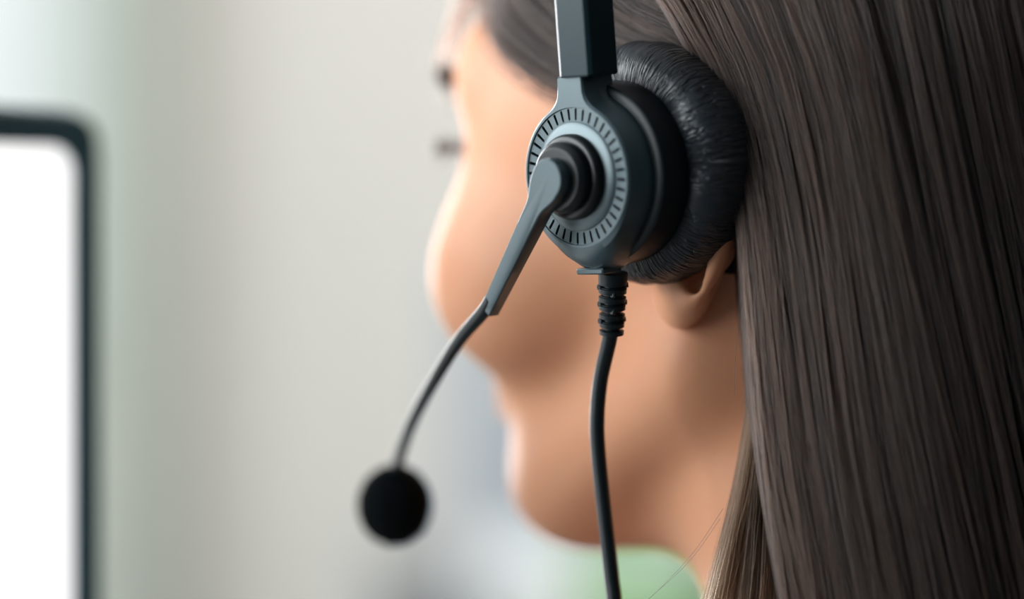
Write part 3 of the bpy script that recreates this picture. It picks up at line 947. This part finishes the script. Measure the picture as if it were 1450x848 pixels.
# base of the thing on the desk
base_m = mm_.copy(); base_m[2][3] = 0.74
monitor = empty('monitor', mat=base_m); tag(monitor, 'flat monitor with glowing white screen and thin dark teal bezel', 'monitor')
ZO = corner[2] - Hm / 2 - 0.74
def rr(w, h, r, k=8):
    pts = []
    for cx, cy, a0 in ((w / 2 - r, h / 2 - r, 0), (-w / 2 + r, h / 2 - r, 90), (-w / 2 + r, -h / 2 + r, 180), (w / 2 - r, -h / 2 + r, 270)):
        for q in range(k + 1):
            a = math.radians(a0 + 90 * q / k); pts.append((cx + r * math.cos(a), cy + r * math.sin(a)))
    return pts
BZ = 0.0120
outl, inn = rr(Wm, Hm, .016), rr(Wm - 2 * BZ, Hm - 2 * BZ, .008)
mb = MB(); mb.loft([[(x, y + ZO, z) for x, y in p] for p, z in ((rr(Wm - .01, Hm - .01, .008), -.012), (outl, -.009), (outl, 0), (rr(Wm - .003, Hm - .003, .0095), .0012), (inn, .0012), (inn, -.001))], False)
mb.add([(x, y + ZO, -.012) for x, y in rr(Wm - .01, Hm - .01, .008)], [tuple(range(35, -1, -1))])
mb.build('bezel', M['bezel'], monitor)
mb = MB(); mb.add([(x, y + ZO, 0.0) for x, y in inn], [tuple(range(36))]); mb.build('screen', M['screen'], monitor)
mb = MB(); mb.box((0, ZO / 2 + .01, -.03), (.05, ZO - .01, .02), .003); mb.build('stand_neck', M['bezel'], monitor)
mb = MB(); mb.box((0, .009, -.03), (.2, .014, .15), .004); mb.build('stand_foot', M['bezel'], monitor)

# ------------------------------------------------------------------ things across the room, far out of focus
cab = empty('filing_cabinet', (0.16, 2.35, 0)); tag(cab, 'blurred blue-grey filing cabinet against the far wall', 'cabinet')
mb = MB(); mb.box((0, 0, .62), (.42, .45, 1.24), .006); mb.build('body', M['cabinet'], cab, smooth=False)
for k in range(4):
    mb = MB(); mb.box((0, -.232, .17 + .30 * k), (.40, .018, .285), .004); dr = mb.build('drawer', M['cabinet'], cab, smooth=False)
    mb = MB(); mb.box((0, -.25, .22 + .30 * k), (.14, .02, .018), .004); mb.build('handle', M['white'], dr, smooth=False)

bx_ = empty('storage_box', (0.20, 1.75, 0)); tag(bx_, 'blurred white storage unit below the chin', 'storage unit')
mb = MB(); mb.box((0, 0, .475), (.44, .4, .95), .006); mb.build('body', M['white'], bx_, smooth=False)
mb = MB(); mb.box((0, 0, .965), (.46, .42, .03), .006); mb.build('lid', M['white'], bx_, smooth=False)

pt = empty('partition_screen', (-0.06, 2.0, 0)); tag(pt, 'dark grey blurred partition beside the white storage unit', 'partition')
mb = MB(); mb.box((0, 0, .52), (.09, .04, .88), .008); mb.build('panel', M['dark'], pt)
for s_ in (-1, 1):
    mb = MB(); mb.box((s_ * .05, 0, .50), (.015, .05, .98), .004); mb.build('post', M['cabinet'], pt)
mb = MB(); mb.box((0, 0, .015), (.14, .3, .03), .005); mb.build('foot', M['dark'], pt)

wb = empty('whiteboard', (-0.85, Y1 - .012, 1.15)); tag(wb, 'pale blue-white board on the far wall above the monitor', 'whiteboard')
mb = MB(); mb.box((0, 0, .45), (.54, .02, .9)); mb.build('board', M['board'], wb, smooth=False)
for zz in (0, .9):
    mb = MB(); mb.box((0, -.005, zz), (.56, .03, .03), .004); mb.build('frame_rail', M['frame'], wb, smooth=False)
for xx in (-.27, .27):
    mb = MB(); mb.box((xx, -.005, .45), (.03, .03, .9), .004); mb.build('frame_rail', M['frame'], wb, smooth=False)

def leaf_mesh():
    vs, fs = [], []
    for k in range(7):
        t = k / 6; w = .5 * math.sin(math.pi * min(1, t * .92 + .06)) * .42; zz = .18 * math.sin(t * 2.4)
        vs += [(-w, t, zz + .05), (0, t, zz), (w, t, zz + .05)]
    for k in range(6):
        b = 3 * k
        fs += [(b, b + 1, b + 4, b + 3), (b + 1, b + 2, b + 5, b + 4)]
    return vs, fs
lv, lf = leaf_mesh()
def plant(loc, h, spread, nleaf, mats, label, pot_r):
    root = empty('potted_plant', loc); tag(root, label, 'plant')
    mb = MB(); mb.loft(lathe([(pot_r * .75, 0), (pot_r, pot_r * 1.8), (pot_r * .93, pot_r * 1.8), (pot_r * .9, pot_r * 1.6)], 32), True); mb.build('pot', M['white'], root)
    mb = MB(); mb.loft(tube_rings([(0, 0, pot_r * 1.5), (.01, 0, h * .8)], [.012, .006], 8), True); mb.build('stem', M['leaf'], root)
    mes = []
    for m_ in mats:
        me = bpy.data.meshes.new('leaf'); me.from_pydata(lv, [], lf); me.polygons.foreach_set('use_smooth', [True] * len(me.polygons)); me.materials.append(m_); mes.append(me)
    for k in range(nleaf):
        o = bpy.data.objects.new('leaf', mes[k % len(mes)]); COL.objects.link(o); o.parent = root
        z0 = pot_r * 1.8 + (h - pot_r * 1.8) * random.uniform(.15, .9)
        o.location = (random.uniform(-.02, .02), random.uniform(-.02, .02), z0)
        s = spread * random.uniform(.7, 1.1); o.scale = (s, s, s)
        o.rotation_euler = (random.uniform(-.1, .9), 0, random.uniform(0, 6.28))
    return root
plant((0.13, 1.25, 0), 01.06, .16, 90, [M['leaf'], M['leaf'], M['leaf2']], 'green leafy plant blurred below the chin', .13)
plant((-0.62, 2.3, 0), 0.98, .16, 50, [M['leaf'], M['column']], 'dim green plant blurred beside the monitor edge', .13)

# added ceiling panel, out of view, that brightens the back of the room
lamp = empty('added_fill_panel', (0.2, 1.9, 2.66)); tag(lamp, 'added, unseen ceiling light panel that brightens the far wall', 'ceiling light')
mb = MB(); mb.box((0, 0, .02), (1.24, .64, .04), .004); mb.build('frame', M['white'], lamp, smooth=False)
mb = MB(); mb.box((0, 0, -.004), (1.2, .6, .006)); mb.build('diffuser', M['fillglow'], lamp, smooth=False)
